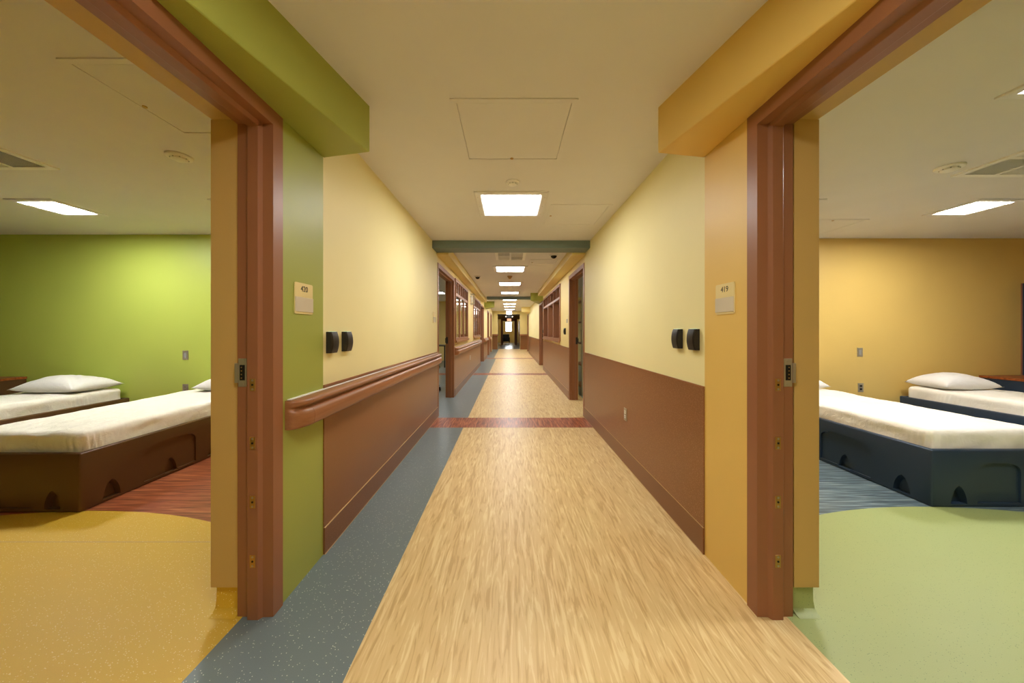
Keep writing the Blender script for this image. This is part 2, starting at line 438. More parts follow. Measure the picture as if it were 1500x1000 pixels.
# ------------------------------------------------------------------ wedge soffits over doors, beams, long soffits
def wedge(pts, z0, mat, label):
    bm = bmesh.new(); prism(bm, pts, z0, CEIL)
    bmesh.ops.recalc_face_normals(bm, faces=bm.faces[:])
    ed = [e for e in bm.edges if abs(e.verts[0].co.z-z0) < 1e-4 and abs(e.verts[1].co.z-z0) < 1e-4]
    bmesh.ops.bevel(bm, geom=ed, offset=.008, segments=3, affect='EDGES', profile=.5)
    return S(smooth_angle(finish(bm, trim_name(), mat), .5), label, 'soffit')
wedge([(XL, .57), (XL, 1.912), (-.758, 1.85)], DZ, M['green'], 'lime green slanting soffit over the left bedroom doorway')
wedge([(XR, 1.909), (XR, .66), (.812, 1.86)], DZ, M['orange'], 'orange slanting soffit over the right bedroom doorway')
wedge([(XR, 12.6), (XR, 11.0), (.69, 11.02)], DZ, M['green'], 'small lime green soffit over the far right doorway')
wedge([(XL, 14.15), (XL, 15.6), (-.62, 14.2)], DZ, M['green'], 'small lime green soffit over a far left doorway')
wedge([(XR, 20.0), (XR, 17.6), (.62, 17.65)], DZ, M['yellow'], 'small yellow soffit at the far right before the portal')
S(box(trim_name(), XL, XR, 4.60, 4.88, 2.362, CEIL, M['teal'], bevel=.006), 'grey teal ceiling beam across the corridor', 'beam')
S(box(trim_name(), -.80, .78, 12.2, 12.5, 2.372, CEIL, M['teal'], bevel=.006), 'smaller dark teal beam farther down the corridor', 'beam')
S(box(trim_name(), XL, -.87, 4.88, 13.1, 2.335, CEIL, M['yellow'], bevel=.006), 'long ochre soffit along the left side beyond the beam', 'soffit')
S(box(trim_name(), .90, XR, 4.88, 10.7, 2.335, CEIL, M['yellow'], bevel=.006), 'long ochre soffit along the right side beyond the beam', 'soffit')

# ------------------------------------------------------------------ door frames
def door_frame(n, side, y0, y1, label, zt=DZ, holes=True):
    """double rabbet hollow metal frame; y0,y1 are its outer edges"""
    x, s = (XL, 1) if side == 'left' else (XR, -1)
    prof = [(.008, 0), (.008, .064), (-.036, .066), (-.046, .080), (-.048, .081), (-.092, .081), (-.094, .080), (-.099, .064), (-.150, .062), (-.150, .027), (-.120, .027), (-.0005, .027), (-.0005, 0)]
    bm = bmesh.new(); rings = []
    for o_, v in prof:
        X = x + s*o_
        rings.append([bm.verts.new(p) for p in ((X, y1-v, 0), (X, y1-v, zt-v), (X, y0+v, zt-v), (X, y0+v, 0))])
    k = len(prof)
    for i in range(k):
        j = (i+1) % k
        for q in range(3):
            bm.faces.new((rings[i][q], rings[j][q], rings[j][q+1], rings[i][q+1]))
    bm.faces.new([r[0] for r in rings]); bm.faces.new([r[3] for r in rings][::-1])
    return S(finish(bm, 'door_%d' % n, M['frame'], bevel=0), label, 'door frame')
d1 = door_frame(1, 'left', .125, 1.555, 'brown painted metal frame of the left bedroom doorway')
d2 = door_frame(2, 'right', .125, 1.555, 'brown painted metal frame of the right bedroom doorway')
d3 = door_frame(3, 'left', 4.94, 6.44, 'brown door frame of the office left beyond the beam', 2.235)
d4 = door_frame(4, 'right', 4.95, 6.22, 'brown door frame of the store room right beyond the beam', 2.235)
d5 = door_frame(5, 'left', 12.22, 13.86, 'brown door frame after the second office window')
d6 = door_frame(6, 'right', 10.92, 12.40, 'brown door frame under the small right green soffit')
d7 = door_frame(7, 'left', 16.04, 17.46, 'far left brown door frame past the green soffit')
d8 = door_frame(8, 'left', 18.64, 20.06, 'farthest left brown door frame before the lobby')
d9 = door_frame(9, 'right', 19.14, 20.56, 'farthest right brown door frame before the lobby')
# ochre thresholds: the wall end inside small frames is covered by the frame itself

def jamb_hardware(door, side, yj, zs):
    """silencer plates on the stop and the strike plate in the rear rabbet"""
    x, s = (XL, 1) if side == 'left' else (XR, -1)
    for z in zs:
        xc = x - s*.069
        p = box('stop_plate', xc-.012, xc+.012, yj-.083, yj-.0805, z-.027, z+.027, M['brass'], door, .0008)
        p['label'] = 'small brass plate on the jamb'
        for dz, r, mt, nm in ((.019, .0045, M['steel'], 'screw'), (-.019, .0045, M['steel'], 'screw'), (0, .0045, M['dark'], 'hole')):
            bm = bmesh.new(); cyl(bm, (xc, yj-.0842, z+dz), r, .0015, 12, axis='y'); finish(bm, nm, mt, p)
    xc = x - s*.126
    p = box('strike_plate', xc-.018, xc+.018, yj-.0655, yj-.062, 1.005, 1.128, M['steel'], door, .0008)
    p['label'] = 'steel strike plate'
    box('strike_hole', xc-.011, xc+.011, yj-.0665, yj-.065, 1.033, 1.10, M['dark'], p)
    for i in range(4):
        bm = bmesh.new(); cyl(bm, (xc-s*.003, yj-.0672, 1.043+i*.0155), .003, .001, 8, axis='y'); finish(bm, 'switch_contact', M['brass'], p)
    for z in (1.117, 1.017):
        bm = bmesh.new(); cyl(bm, (xc, yj-.0672, z), .006, .002, 14, axis='y'); finish(bm, 'screw', M['steel'], p)
    a, b_ = sorted((xc-s*.019, xc-s*.032))
    box('strike_lip', a, b_, yj-.069, yj-.064, 1.022, 1.108, M['steel'], p, .001)
jamb_hardware(d1, 'left', 1.555, (1.016, .764, .51, .254))
jamb_hardware(d2, 'right', 1.555, (1.016, .764, .51, .254))
def small_strike(door, side, yj):
    x, s = (XL, 1) if side == 'left' else (XR, -1)
    xc = x - s*.126
    p = box('strike_plate', xc-.018, xc+.018, yj-.0655, yj-.062, 1.005, 1.128, M['black'], door, .001)
    a, b_ = sorted((xc-s*.019, xc-s*.032))
    box('strike_lip', a, b_, yj-.069, yj-.064, 1.022, 1.108, M['black'], p)
for dd, sd, yj in ((d3, 'left', 6.44), (d4, 'right', 6.22), (d6, 'right', 12.40)): small_strike(dd, sd, yj)

# ------------------------------------------------------------------ windows of the office
def office_window(n, side, y0, y1, z0, z1, ztr, lower, upper, label, md=.012, mw=.03):
    x, s = (XL, 1) if side == 'left' else (XR, -1)
    xa, xb = sorted((x+s*.022, x-s*.165))
    bm = bmesh.new()
    w = .055
    quad_box(bm, xa, xb, y0, y1, z0, z0+w); quad_box(bm, xa, xb, y0, y1, z1-w, z1)
    quad_box(bm, xa, xb, y0, y0+w, z0+w, z1-w); quad_box(bm, xa, xb, y1-w, y1, z0+w, z1-w)
    fr = S(finish(bm, 'window_%d' % n, M['frame'], bevel=.004), label, 'window')
    m0, m1 = sorted((x+s*.010, x-s*md))
    box('transom', m0, m1, y0+w, y1-w, ztr-.028, ztr+.028, M['frame'], fr, .003)
    iy0, iy1 = y0+w, y1-w
    for i in range(1, lower):
        yc = iy0+(iy1-iy0)*i/lower; box('mullion', m0, m1, yc-mw, yc+mw, z0+w, ztr-.028, M['frame'], fr, .003)
    for i in range(1, upper):
        yc = iy0+(iy1-iy0)*i/upper; box('glazing_bar', m0, m1, yc-.02, yc+.02, ztr+.028, z1-w, M['frame'], fr, .003)
    g0, g1 = sorted((x-s*(md-.002), x-s*(md+.004)))
    for i in range(lower):
        a = iy0+(iy1-iy0)*i/lower; b_ = iy0+(iy1-iy0)*(i+1)/lower
        box('pane', g0, g1, a+(0 if i == 0 else mw), b_-(0 if i == lower-1 else mw), z0+w, ztr-.028, M['glass'], fr)
    for i in range(upper):
        a = iy0+(iy1-iy0)*i/upper; b_ = iy0+(iy1-iy0)*(i+1)/upper
        box('upper_pane', g0, g1, a+(0 if i == 0 else .02), b_-(0 if i == upper-1 else .02), ztr+.028, z1-w, M['glass'], fr)
    c0, c1 = sorted((x+s*.045, x+s*.022))
    box('sill', c0, c1, y0-.02, y1+.02, z0-.03, z0+.012, M['rail'], fr, .003)
office_window(1, 'left', 6.50, 8.48, 1.05, 2.25, 1.955, 3, 6, 'brown framed office window right next to the first left doorway')
office_window(2, 'left', 9.82, 12.08, 1.05, 2.25, 1.955, 3, 6, 'second office window on the left, beyond the caged fixture')
office_window(3, 'right', 7.24, 10.74, 1.02, 2.25, 1.955, 3, 6, 'wide brown framed window with six small upper panes on the right wall', .158, .045)
# end window: real daylight pane in a frame
bm = bmesh.new()
for q in ((-.42, .28, 35.44, 35.56, 1.12, 1.18), (-.42, .28, 35.44, 35.56, 2.14, 2.2), (-.42, -.36, 35.44, 35.56, 1.18, 2.14), (.22, .28, 35.44, 35.56, 1.18, 2.14)): quad_box(bm, *q)
w4 = S(finish(bm, 'window_4', M['steel']), 'bright daylight window at the far end of the corridor', 'window')
box('pane', -.36, .22, 35.5, 35.51, 1.18, 2.14, M['day'], w4)

# ------------------------------------------------------------------ handrails
def handrail(side, y0, y1, label):
    x, s = (XL, 1) if side == 'left' else (XR, -1)
    prof = [(0, .790), (.060, .788), (.074, .792), (.080, .802), (.083, .830), (.081, .852), (.075, .868), (.062, .874), (.050, .878), (.048, .884), (.052, .890), (.064, .891),
            (.073, .896), (.077, .905), (.073, .915), (.064, .921), (.045, .924), (.0, .924)]
    root = empty('handrail', (x, (y0+y1)/2, 0), label, 'handrail')
    yc = (y0+y1)/2
    ks = []
    for i in range(9):
        t = i/8; ks.append((y0+.10*(1-math.cos(t*math.pi/2)), .20+.80*math.sin(t*math.pi/2)))
    far = [(y1-(a-y0), k) for a, k in ks][::-1]
    def sweep(path, nm, mat=None):
        bm = bmesh.new(); rr = []
        for yy, k in path:
            rr.append([bm.verts.new((s*(o_*k), yy-yc, z)) for o_, z in prof])
        for a, b_ in zip(rr, rr[1:]):
            for i in range(len(prof)):
                j = (i+1) % len(prof); bm.faces.new((a[i], a[j], b_[j], b_[i]))
        bm.faces.new(rr[0]); bm.faces.new(rr[-1][::-1])
        return smooth_angle(finish(bm, nm, mat or M['rail'], root), .9)
    sweep(ks, 'end_cap'); sweep(far, 'end_cap')
    sweep([(ks[-1][0]+.0015, 1), (far[0][0]-.0015, 1)], 'rail')
    a, b_ = sorted((0, s*.020))
    box('rail_highlight', a, b_, ks[3][0]-yc, far[-4][0]-yc, .9245, .928, M['white_metal'], root)  # pale strip imitating the highlight along the rail top
    return root
handrail('left', 1.580, 4.935, 'nearest brown bumper handrail on the left wall, starting on the green paint')
handrail('left', 6.47, 12.18, 'brown bumper handrail under the left office windows')
handrail('left', 13.90, 16.02, 'short brown handrail piece between far left doorways')
handrail('left', 17.48, 18.62, 'shortest brown handrail piece before the farthest left doorway')

# ------------------------------------------------------------------ bedroom signs
def room_sign(side, y, z, num, label, full=True):
    x, s = (XL, 1) if side == 'left' else (XR, -1)
    t = empty('room_sign', (x, y, z), label, 'sign')
    def pl(nm, y0, y1, z0, z1, o0, o1, mat, bv=0):
        a, b_ = sorted((s*o0, s*o1)); return box(nm, a, b_, y0, y1, z0, z1, mat, t, bv)
    bm = bmesh.new()
    hw, hh, r = .074, .077, .008
    pts = []
    for cx, cz, a0 in ((hw-r, hh-r, 0), (-hw+r, hh-r, 90), (-hw+r, -hh+r, 180), (hw-r, -hh+r, 270)):
        for k in range(5):
            a = math.radians(a0+k*22.5); pts.append((cx+r*math.cos(a), cz+r*math.sin(a)))
    lo = [bm.verts.new((0, p, q)) for p, q in pts]; hi = [bm.verts.new((s*.005, p, q)) for p, q in pts]
    bm.faces.new(lo); bm.faces.new(hi[::-1])
    for i in range(len(pts)): bm.faces.new((lo[i], lo[(i+1) % len(pts)], hi[(i+1) % len(pts)], hi[i]))
    finish(bm, 'back_plate', M['sign_plate'], t)
    pl('name_insert', -.0735, .0735, -.066, .006, .005, .0085, M['sign_insert'], .0006)
    if num:
        text_mesh(num, .040, M['ink'], 'room_number', t, (s*.0055, 0, .047), (math.radians(90), 0, math.radians(90 if s > 0 else -90)))
    return t
room_sign('left', 1.722, 1.410, '420', 'beige room sign numbered 420 on the green wall')
room_sign('right', 1.722, 1.410, '419', 'beige room sign numbered 419 on the orange wall')
room_sign('left', 4.72, 1.43, None, 'small room sign beside the left office doorway')
room_sign('right', 6.40, 1.46, None, 'small room sign beyond the right store room doorway')

# ------------------------------------------------------------------ card readers
def card_reader(side, y, z, label, group=None):
    x, s = (XL, 1) if side == 'left' else (XR, -1)
    t = empty('card_reader', (x, y, z), label, 'card reader', group)
    bm = bmesh.new(); n = 12; hw, hh = .040, .061
    rows = []
    for i in range(n+1):
        u = -1+2*i/n; d = .027+.012*(1-u*u)
        rows.append([(0, -hw), (d*.80, -hw), (d, -hw+.008), (d*1.04, 0), (d, hw-.008), (d*.80, hw), (0, hw)])
    vs = [[bm.verts.new((s*p, q, hh*(-1+2*i/n))) for p, q in r] for i, r in enumerate(rows)]
    k = 7
    for a, b_ in zip(vs, vs[1:]):
        for i in range(k): bm.faces.new((a[i], a[(i+1) % k], b_[(i+1) % k], b_[i]))
    bm.faces.new(vs[0]); bm.faces.new(vs[-1][::-1])
    body = smooth_angle(finish(bm, 'housing', M['black'], t), .5)
    a, b_ = sorted((s*.006, s*.026)); box('indicator_light', a, b_, -.025, .025, hh, hh+.0022, M['led'], t, .0006)
    a, b_ = sorted((s*.0285, s*.031)); box('emblem', a, b_, -.006, .006, -hh+.009, -hh+.015, M['steel'], t)
    return t
card_reader('left', 1.975, 1.182, 'black card reader on the left cream wall, right against the green paint')
card_reader('left', 2.155, 1.182, 'black card reader on the left cream wall, farther from the green paint')
card_reader('right', 1.995, 1.198, 'black card reader on the right cream wall, right next to the orange paint')
card_reader('right', 2.185, 1.198, 'black card reader on the right cream wall, farther from the orange paint')
card_reader('right', 6.62, 1.235, 'dark card reader between the right doorway and the wide window')
card_reader('right', 10.80, 1.225, 'dark card reader past the wide right window')

# ------------------------------------------------------------------ outlets and switch plates
def outlet(name, loc, rz, label, mat_plate, mat_in, kind='outlet', cat='outlet'):
    t = empty(name, loc, label, cat, rz=rz)      # faces -y at rz 0
    box('cover_plate', -.036, .036, -.006, 0, -.058, .058, mat_plate, t, .0015)
    if kind == 'outlet':
        for z in (.021, -.021):
            rc = box('socket', -.016, .016, -.0085, -.006, z-.014, z+.014, mat_in, t, .001)
            box('slot', -.0075, -.0045, -.0090, -.0084, z-.004, z+.007, M['dark'], rc); box('slot', .0045, .0075, -.0090, -.0084, z-.004, z+.007, M['dark'], rc)
    else:
        box('rocker', -.014, .014, -.0095, -.006, -.03, .03, mat_in, t, .001)
    bm = bmesh.new(); cyl(bm, (0, -.0085, .047), .003, .003, 10, axis='y'); finish(bm, 'screw', M['steel'], t)
    bm = bmesh.new(); cyl(bm, (0, -.0085, -.047), .003, .003, 10, axis='y'); finish(bm, 'screw', M['steel'], t)
    return t
outlet('switch_plate', (-4.095, YL, .94), 0, 'steel wall plate on the lime green wall, upper of the two', M['steel'], M['vent_slat'], 'switch', 'switch')
outlet('wall_outlet', (-4.095, YL, .515), 0, 'steel outlet on the lime green wall, low behind the near brown bed', M['steel'], M['steel'])
outlet('switch_plate', (4.62, YR, .965), 0, 'steel wall plate on the golden bedroom wall, upper of the two', M['steel'], M['vent_slat'], 'switch', 'switch')
outlet('wall_outlet', (4.63, YR, .50), 0, 'dark faced outlet low on the golden bedroom wall', M['steel'], M['black'])
outlet('wall_outlet', (XR-.006, 3.18, .47), math.radians(-90), 'white outlet in the right brown wainscot', M['steel'], M['white_metal'])
outlet('wall_outlet', (XL+.006, 9.0, .54), math.radians(90), 'white outlet in the left wainscot under the office windows', M['white_metal'], M['white_metal'])

# ------------------------------------------------------------------ ceiling fixtures
def ceiling_light(x, y, size, inner, label, mat, ceil=CEIL, group=None, proto=None):
    t = empty('ceiling_light', (x, y, ceil), label, 'ceiling light', group)
    h, g = size/2, inner/2
    bm = bmesh.new()
    # flange ring with a slope down to the diffuser
    ring = lambda r, z: [bm.verts.new((a*r, b_*r, z)) for a, b_ in ((-1,-1),(1,-1),(1,1),(-1,1))]
    rs = [ring(h, 0), ring(h, -.010), ring(h-.012, -.014), ring(g+.012, -.012), ring(g, -.004), ring(g, 0)]
    for a, b_ in zip(rs, rs[1:]):
        for i in range(4): bm.faces.new((a[i], a[(i+1) % 4], b_[(i+1) % 4], b_[i]))
    fr = finish(bm, 'frame', M['ceiling'], t)
    for sx in (-1, 1):
        for sy in (-1, 0, 1):
            bm = bmesh.new(); cyl(bm, (sx*(g+.04 if size > .5 else g+.03), sy*(g*.85), -.0142), .005, .0025, 8); finish(bm, 'screw', M['steel'], fr)
    box('diffuser', -g, g, -g, g, -.0035, -.0005, mat, t)
    return t
cl = [(3.305, 'nearest square ceiling light in the corridor, before the teal beam'),
      (6.74, 'first corridor ceiling light beyond the teal beam'),
      (8.86, 'second corridor ceiling light beyond the teal beam'),
      (10.98, 'third corridor ceiling light beyond the teal beam'),
      (13.4, 'corridor ceiling light just past the dark far beam'),
      (15.5, 'second corridor ceiling light past the dark far beam'),
      (17.3, 'third corridor ceiling light past the dark far beam'),
      (19.6, 'corridor ceiling light above the white exit sign')]
for y, l in cl: ceiling_light(.018, y, .66, .525, l, M['diff'])
ceiling_light(.018, -.0+.30, .66, .525, 'corridor ceiling light over the viewpoint', M['diff'])
ceiling_light(.018, -2.9, .66, .525, 'corridor ceiling light behind the viewpoint', M['diff'])
ceiling_light(0, 22.0, .66, .525, 'unseen ceiling light added to brighten the lobby before the yellow portal', M['diff'], 2.56)  # added lamp, hidden behind the lower ceiling edge to brighten the lobby
for x, y, l in ((-4.445, 3.37, 'leftmost ceiling light in the left bedroom'), (-2.56, 3.37, 'left bedroom ceiling light half hidden by the door frame'),
                
                (4.565, 3.37, 'rear ceiling light in the right bedroom, fully visible'), (2.705, 3.37, 'right bedroom ceiling light half hidden by the door frame'),
                (2.76, 1.56, 'right bedroom ceiling light cut by the right edge of the photo')):
    ceiling_light(x, y, .45, .33, l, M['diff_room'])
for x, y, l in ((-2.9, 7.4, 'office ceiling light seen through the first left doorway'), (-2.35, 11.0, 'office ceiling light behind the second window'),
                (3.3, 6.0, 'store room ceiling light behind the right doorway')):
    ceiling_light(x, y, .60, .48, l, M['diff'])

def access_panel(x0, x1, y0, y1, label, latch):
    t = empty('access_panel', ((x0+x1)/2, (y0+y1)/2, CEIL), label, 'access panel')
    h, k = (x1-x0)/2, (y1-y0)/2
    bm = bmesh.new(); w = .030
    for q in ((-h, h, -k, -k+w), (-h, h, k-w, k), (-h, -h+w, -k+w, k-w), (h-w, h, -k+w, k-w)): quad_box(bm, *q, -.006, 0)
    finish(bm, 'frame', M['ceiling'], t)
    box('hatch', -h+w+.003, h-w-.003, -k+w+.003, k-w-.003, -.0045, 0, M['ceiling'], t, .0015)
    bm = bmesh.new(); cyl(bm, (latch[0]-(x0+x1)/2, latch[1]-(y0+y1)/2, -.009), .011, .006, 14); finish(bm, 'latch', M['brass'], t)
access_panel(-.312, .363, 1.785, 2.44, 'large square access panel in the corridor ceiling', (.018, 2.40))
access_panel(.40, 1.0, 3.29, 3.93, 'faint access panel beside the nearest corridor light', (.435, 3.60))
access_panel(-2.02, -1.42, 1.52, 2.12, 'access panel in the left bedroom ceiling', (-1.97, 1.845))
access_panel(3.27, 3.93, 3.72, 4.33, 'access panel in the right bedroom ceiling near the back wall', (3.56, 3.755))
access_panel(.36, .86, 5.8, 6.3, 'small access panel in the ceiling just past the teal beam', (.41, 6.08))

def smoke(x, y, r, label, cat='smoke detector', name='smoke_detector'):
    t = empty(name, (x, y, CEIL), label, cat)
    bm = bmesh.new(); lathe(bm, [(0, 0), (r, 0), (r, -.008), (r*.93, -.014), (0, -.014)]); smooth_angle(finish(bm, 'mounting_ring', M['white_metal'], t), .5)
    bm = bmesh.new(); lathe(bm, [(0, -.014), (r*.62, -.014), (r*.60, -.026), (r*.35, -.034), (0, -.035)]); smooth_angle(finish(bm, 'sensor_head', M['white_metal'], t), .5)
    for i in range(8):
        a = i*math.pi/4; bm = bmesh.new()
        c = Vector((math.cos(a)*r*.62, math.sin(a)*r*.62, -.020)); quad_box(bm, c.x-.003, c.x+.003, c.y-.003, c.y+.003, c.z-.003, c.z+.003)
        finish(bm, 'intake_slot', M['vent_slat'], t)
smoke(.028, 2.79, .055, 'round smoke detector ahead of the nearest corridor light')
smoke(-2.30, 2.38, .076, 'white round detector in the left bedroom ceiling')
smoke(3.27, 2.535, .078, 'white round detector in the right bedroom ceiling')
smoke(.012, 9.75, .07, 'small round detector between the second and third lights beyond the beam')
# pendant sprinkler / speaker between the first two lights beyond the beam
t = empty('fire_sprinkler', (.012, 7.62, CEIL), 'brownish ceiling sprinkler between the first two lights beyond the beam', 'sprinkler')
bm = bmesh.new(); lathe(bm, [(0, 0), (.062, 0), (.05, -.02), (0, -.022)]); smooth_angle(finish(bm, 'escutcheon', M['brass'], t))
bm = bmesh.new(); lathe(bm, [(0, -.022), (.05, -.026), (.022, -.06), (0, -.065)]); smooth_angle(finish(bm, 'sprinkler_head', M['brass'], t))

def dome(x, y, label):
    t = empty('security_camera', (x, y, CEIL), label, 'security camera')
    bm = bmesh.new(); lathe(bm, [(0, 0), (.072, 0), (.072, -.012), (.058, -.022), (0, -.022)]); smooth_angle(finish(bm, 'base_ring', M['ceiling'], t), .5)
    bm = bmesh.new(); lathe(bm, [(.048, -.022)]+[(.048*math.cos(a*math.pi/16), -.022-.042*math.sin(a*math.pi/16)) for a in range(1, 9)]); smooth_angle(finish(bm, 'dome_cover', M['dark'], t), .9)
dome(.712, 5.46, 'black dome camera on the ceiling right of the first light beyond the beam')
dome(-.71, 7.65, 'black dome camera on the ceiling at the left beyond the beam')

def vent(x0, x1, y0, y1, label):
    t = empty('ceiling_vent', ((x0+x1)/2, (y0+y1)/2, CEIL), label, 'vent')
    h, k = (x1-x0)/2, (y1-y0)/2; w = .045
    bm = bmesh.new()
    for q in ((-h, h, -k, -k+w), (-h, h, k-w, k), (-h, -h+w, -k+w, k-w), (h-w, h, -k+w, k-w)): quad_box(bm, *q, -.012, 0)
    quad_box(bm, -.014, .014, -k+w, k-w, -.012, 0); quad_box(bm, -h+w, -.014, -.014, .014, -.012, 0); quad_box(bm, .014, h-w, -.014, .014, -.012, 0)
    finish(bm, 'frame', M['white_metal'], t)
    box('duct_backing', -h+w, h-w, -k+w, k-w, -.003, -.001, M['vent_slat'], t)
    for sx in (-1, 1):
        for sy in (-1, 1):
            bm = bmesh.new(); n = 14
            a, b_ = sorted((sx*.014, sx*(h-w))); c, d = sorted((sy*.014, sy*(k-w)))
            for i in range(n):
                if sx*sy > 0:
                    p = a+(b_-a)*(i+.5)/n
                    vs = [bm.verts.new(v) for v in ((p-.005, c, -.004), (p+.004, c, -.011), (p+.004, d, -.011), (p-.005, d, -.004))]
                else:
                    p = c+(d-c)*(i+.5)/n
                    vs = [bm.verts.new(v) for v in ((a, p-.005, -.004), (a, p+.004, -.011), (b_, p+.004, -.011), (b_, p-.005, -.004))]
                fc = bm.faces.new(vs)
            r = bmesh.ops.solidify(bm, geom=bm.faces[:], thickness=.001)
            finish(bm, 'louvre_bank', M['white_metal'], t)
vent(-3.97, -3.37, 1.96, 2.56, 'square louvred air vent in the left bedroom ceiling')
vent(3.465, 4.065, 2.08, 2.68, 'square louvred air vent in the right bedroom ceiling')
vent(-.225, .265, 5.25, 5.85, 'square air vent in the corridor ceiling just past the teal beam')
vent(-.25, .25, 11.7, 12.1, 'air vent in the corridor ceiling before the second beam')

# ------------------------------------------------------------------ beds
def arch_pts(w, h, n=10, pointed=.55):
    pts = [(-w/2, 0), (w/2, 0)]
    for i in range(1, n+1):
        t = i/n; pts.append((w/2*max(0, math.cos(t*math.pi/2))**.62, h*t))
    for i in range(n-1, 0, -1):
        t = i/n; pts.append((-w/2*math.cos(t*math.pi/2)**.62, h*t))
    return pts

def cutter(pts, depth, axis, u, w0, z0, sgn):
    """prism cutter whose outline lies in (horizontal, z) and which runs inward from a face"""
    bm = bmesh.new(); A = []; B = []
    for p, q in pts:
        if axis == 'y': A.append(bm.verts.new((u+p, w0-.02*sgn*-1*-1, z0+q))); B.append(bm.verts.new((u+p*.82, w0+sgn*depth, z0+q*(.9 if q > .02 else 1))))
        else: A.append(bm.verts.new((w0-.02*sgn, u+p, z0+q))); B.append(bm.verts.new((w0+sgn*depth, u+p*.82, z0+q*(.9 if q > .02 else 1))))
    n = len(pts)
    bm.faces.new(A); bm.faces.new(B[::-1])
    for i in range(n): bm.faces.new((A[i], B[i], B[(i+1) % n], A[(i+1) % n]))
    bmesh.ops.recalc_face_normals(bm, faces=bm.faces[:])
    me = bpy.data.meshes.new('c'); bm.to_mesh(me); bm.free()
    o = bpy.data.objects.new('c', me); COL.objects.link(o); return o

BW, BL, BH = .95, 1.965, .405
def bed_mesh(name, mat):
    """local: x -BW/2..BW/2, y 0 (foot, toward viewer)..BL"""
    bm = bmesh.new(); hw = BW/2
    quad_box(bm, -hw, hw, 0, BL, 0, BH)
    bmesh.ops.bevel(bm, geom=bm.edges[:], offset=.012, segments=3, affect='EDGES', profile=.5)
    me = bpy.data.meshes.new(name); bm.to_mesh(me); bm.free()
    o = bpy.data.objects.new(name, me); COL.objects.link(o)
    cuts = []
    bmc = bmesh.new(); quad_box(bmc, -hw+.03, hw-.03, .03, BL-.03, BH-.03, BH+.05)
    mc = bpy.data.meshes.new('c'); bmc.to_mesh(mc); bmc.free(); c = bpy.data.objects.new('c', mc); COL.objects.link(c); cuts.append(c)
    ar = arch_pts(.12, .145)
    def panel(w, h):
        pts = [(-w/2, 0), (w/2, 0)]
        for i in range(13):
            a = math.pi*i/12; cx = math.copysign(abs(math.cos(a))**.55, math.cos(a)) if abs(math.cos(a)) > 1e-9 else 0
            pts.append((w/2*cx, h-.07+.07*math.sin(a)**1.0))
        return pts
    def mk(pts, depth, axis, u, w0, z0, sgn, taper=True):
        bm = bmesh.new(); A = []; B = []; k = .85 if taper else .985
        for p, q in pts:
            qq = q*(.70 if taper else .985)
            if axis == 'y': A.append(bm.verts.new((u+p, w0-sgn*.02, z0+q))); B.append(bm.verts.new((u+p*k, w0+sgn*depth, z0+qq)))
            else: A.append(bm.verts.new((w0-sgn*.02, u+p, z0+q))); B.append(bm.verts.new((w0+sgn*depth, u+p*k, z0+qq)))
        n = len(pts); bm.faces.new(A); bm.faces.new(B[::-1])
        for i in range(n): bm.faces.new((A[i], B[i], B[(i+1) % n], A[(i+1) % n]))
        bmesh.ops.recalc_face_normals(bm, faces=bm.faces[:])
        me = bpy.data.meshes.new('c'); bm.to_mesh(me); bm.free()
        o2 = bpy.data.objects.new('c', me); COL.objects.link(o2); cuts.append(o2)
    for u in (-.285, .285): mk(ar, .04, 'y', u, 0, .022, 1)
    mk(panel(.31, .285), .012, 'y', 0, 0, .03, 1, False)
    for sx in (-1, 1):
        mk(panel(.46, .285), .012, 'x', .64, sx*hw, .03, -sx, False)
        mk(panel(.46, .285), .012, 'x', 1.42, sx*hw, .03, -sx, False)
        for u in (.19, .64, 1.05, 1.42, 1.78): mk(ar, .04, 'x', u, sx*hw, .022, -sx)
    for c in cuts:
        md = o.modifiers.new('b', 'BOOLEAN'); md.operation = 'DIFFERENCE'; md.object = c; md.solver = 'EXACT'
    bpy.context.view_layer.update()
    me2 = bpy.data.meshes.new_from_object(o.evaluated_get(bpy.context.evaluated_depsgraph_get()))
    o.modifiers.clear()
    for c in cuts: bpy.data.objects.remove(c, do_unlink=True)
    bpy.data.objects.remove(o, do_unlink=True)
    me2.name = name; me2.materials.clear(); me2.materials.append(mat)
    return me2

def bed(xc, y0, mesh_, mat, label, group):
    t = empty('platform_bed', (xc, y0, 0), label, 'bed', group)
    o = bpy.data.objects.new('bed_frame', mesh_); COL.objects.link(o); o.parent = t; smooth_angle(o, .5)
    return t

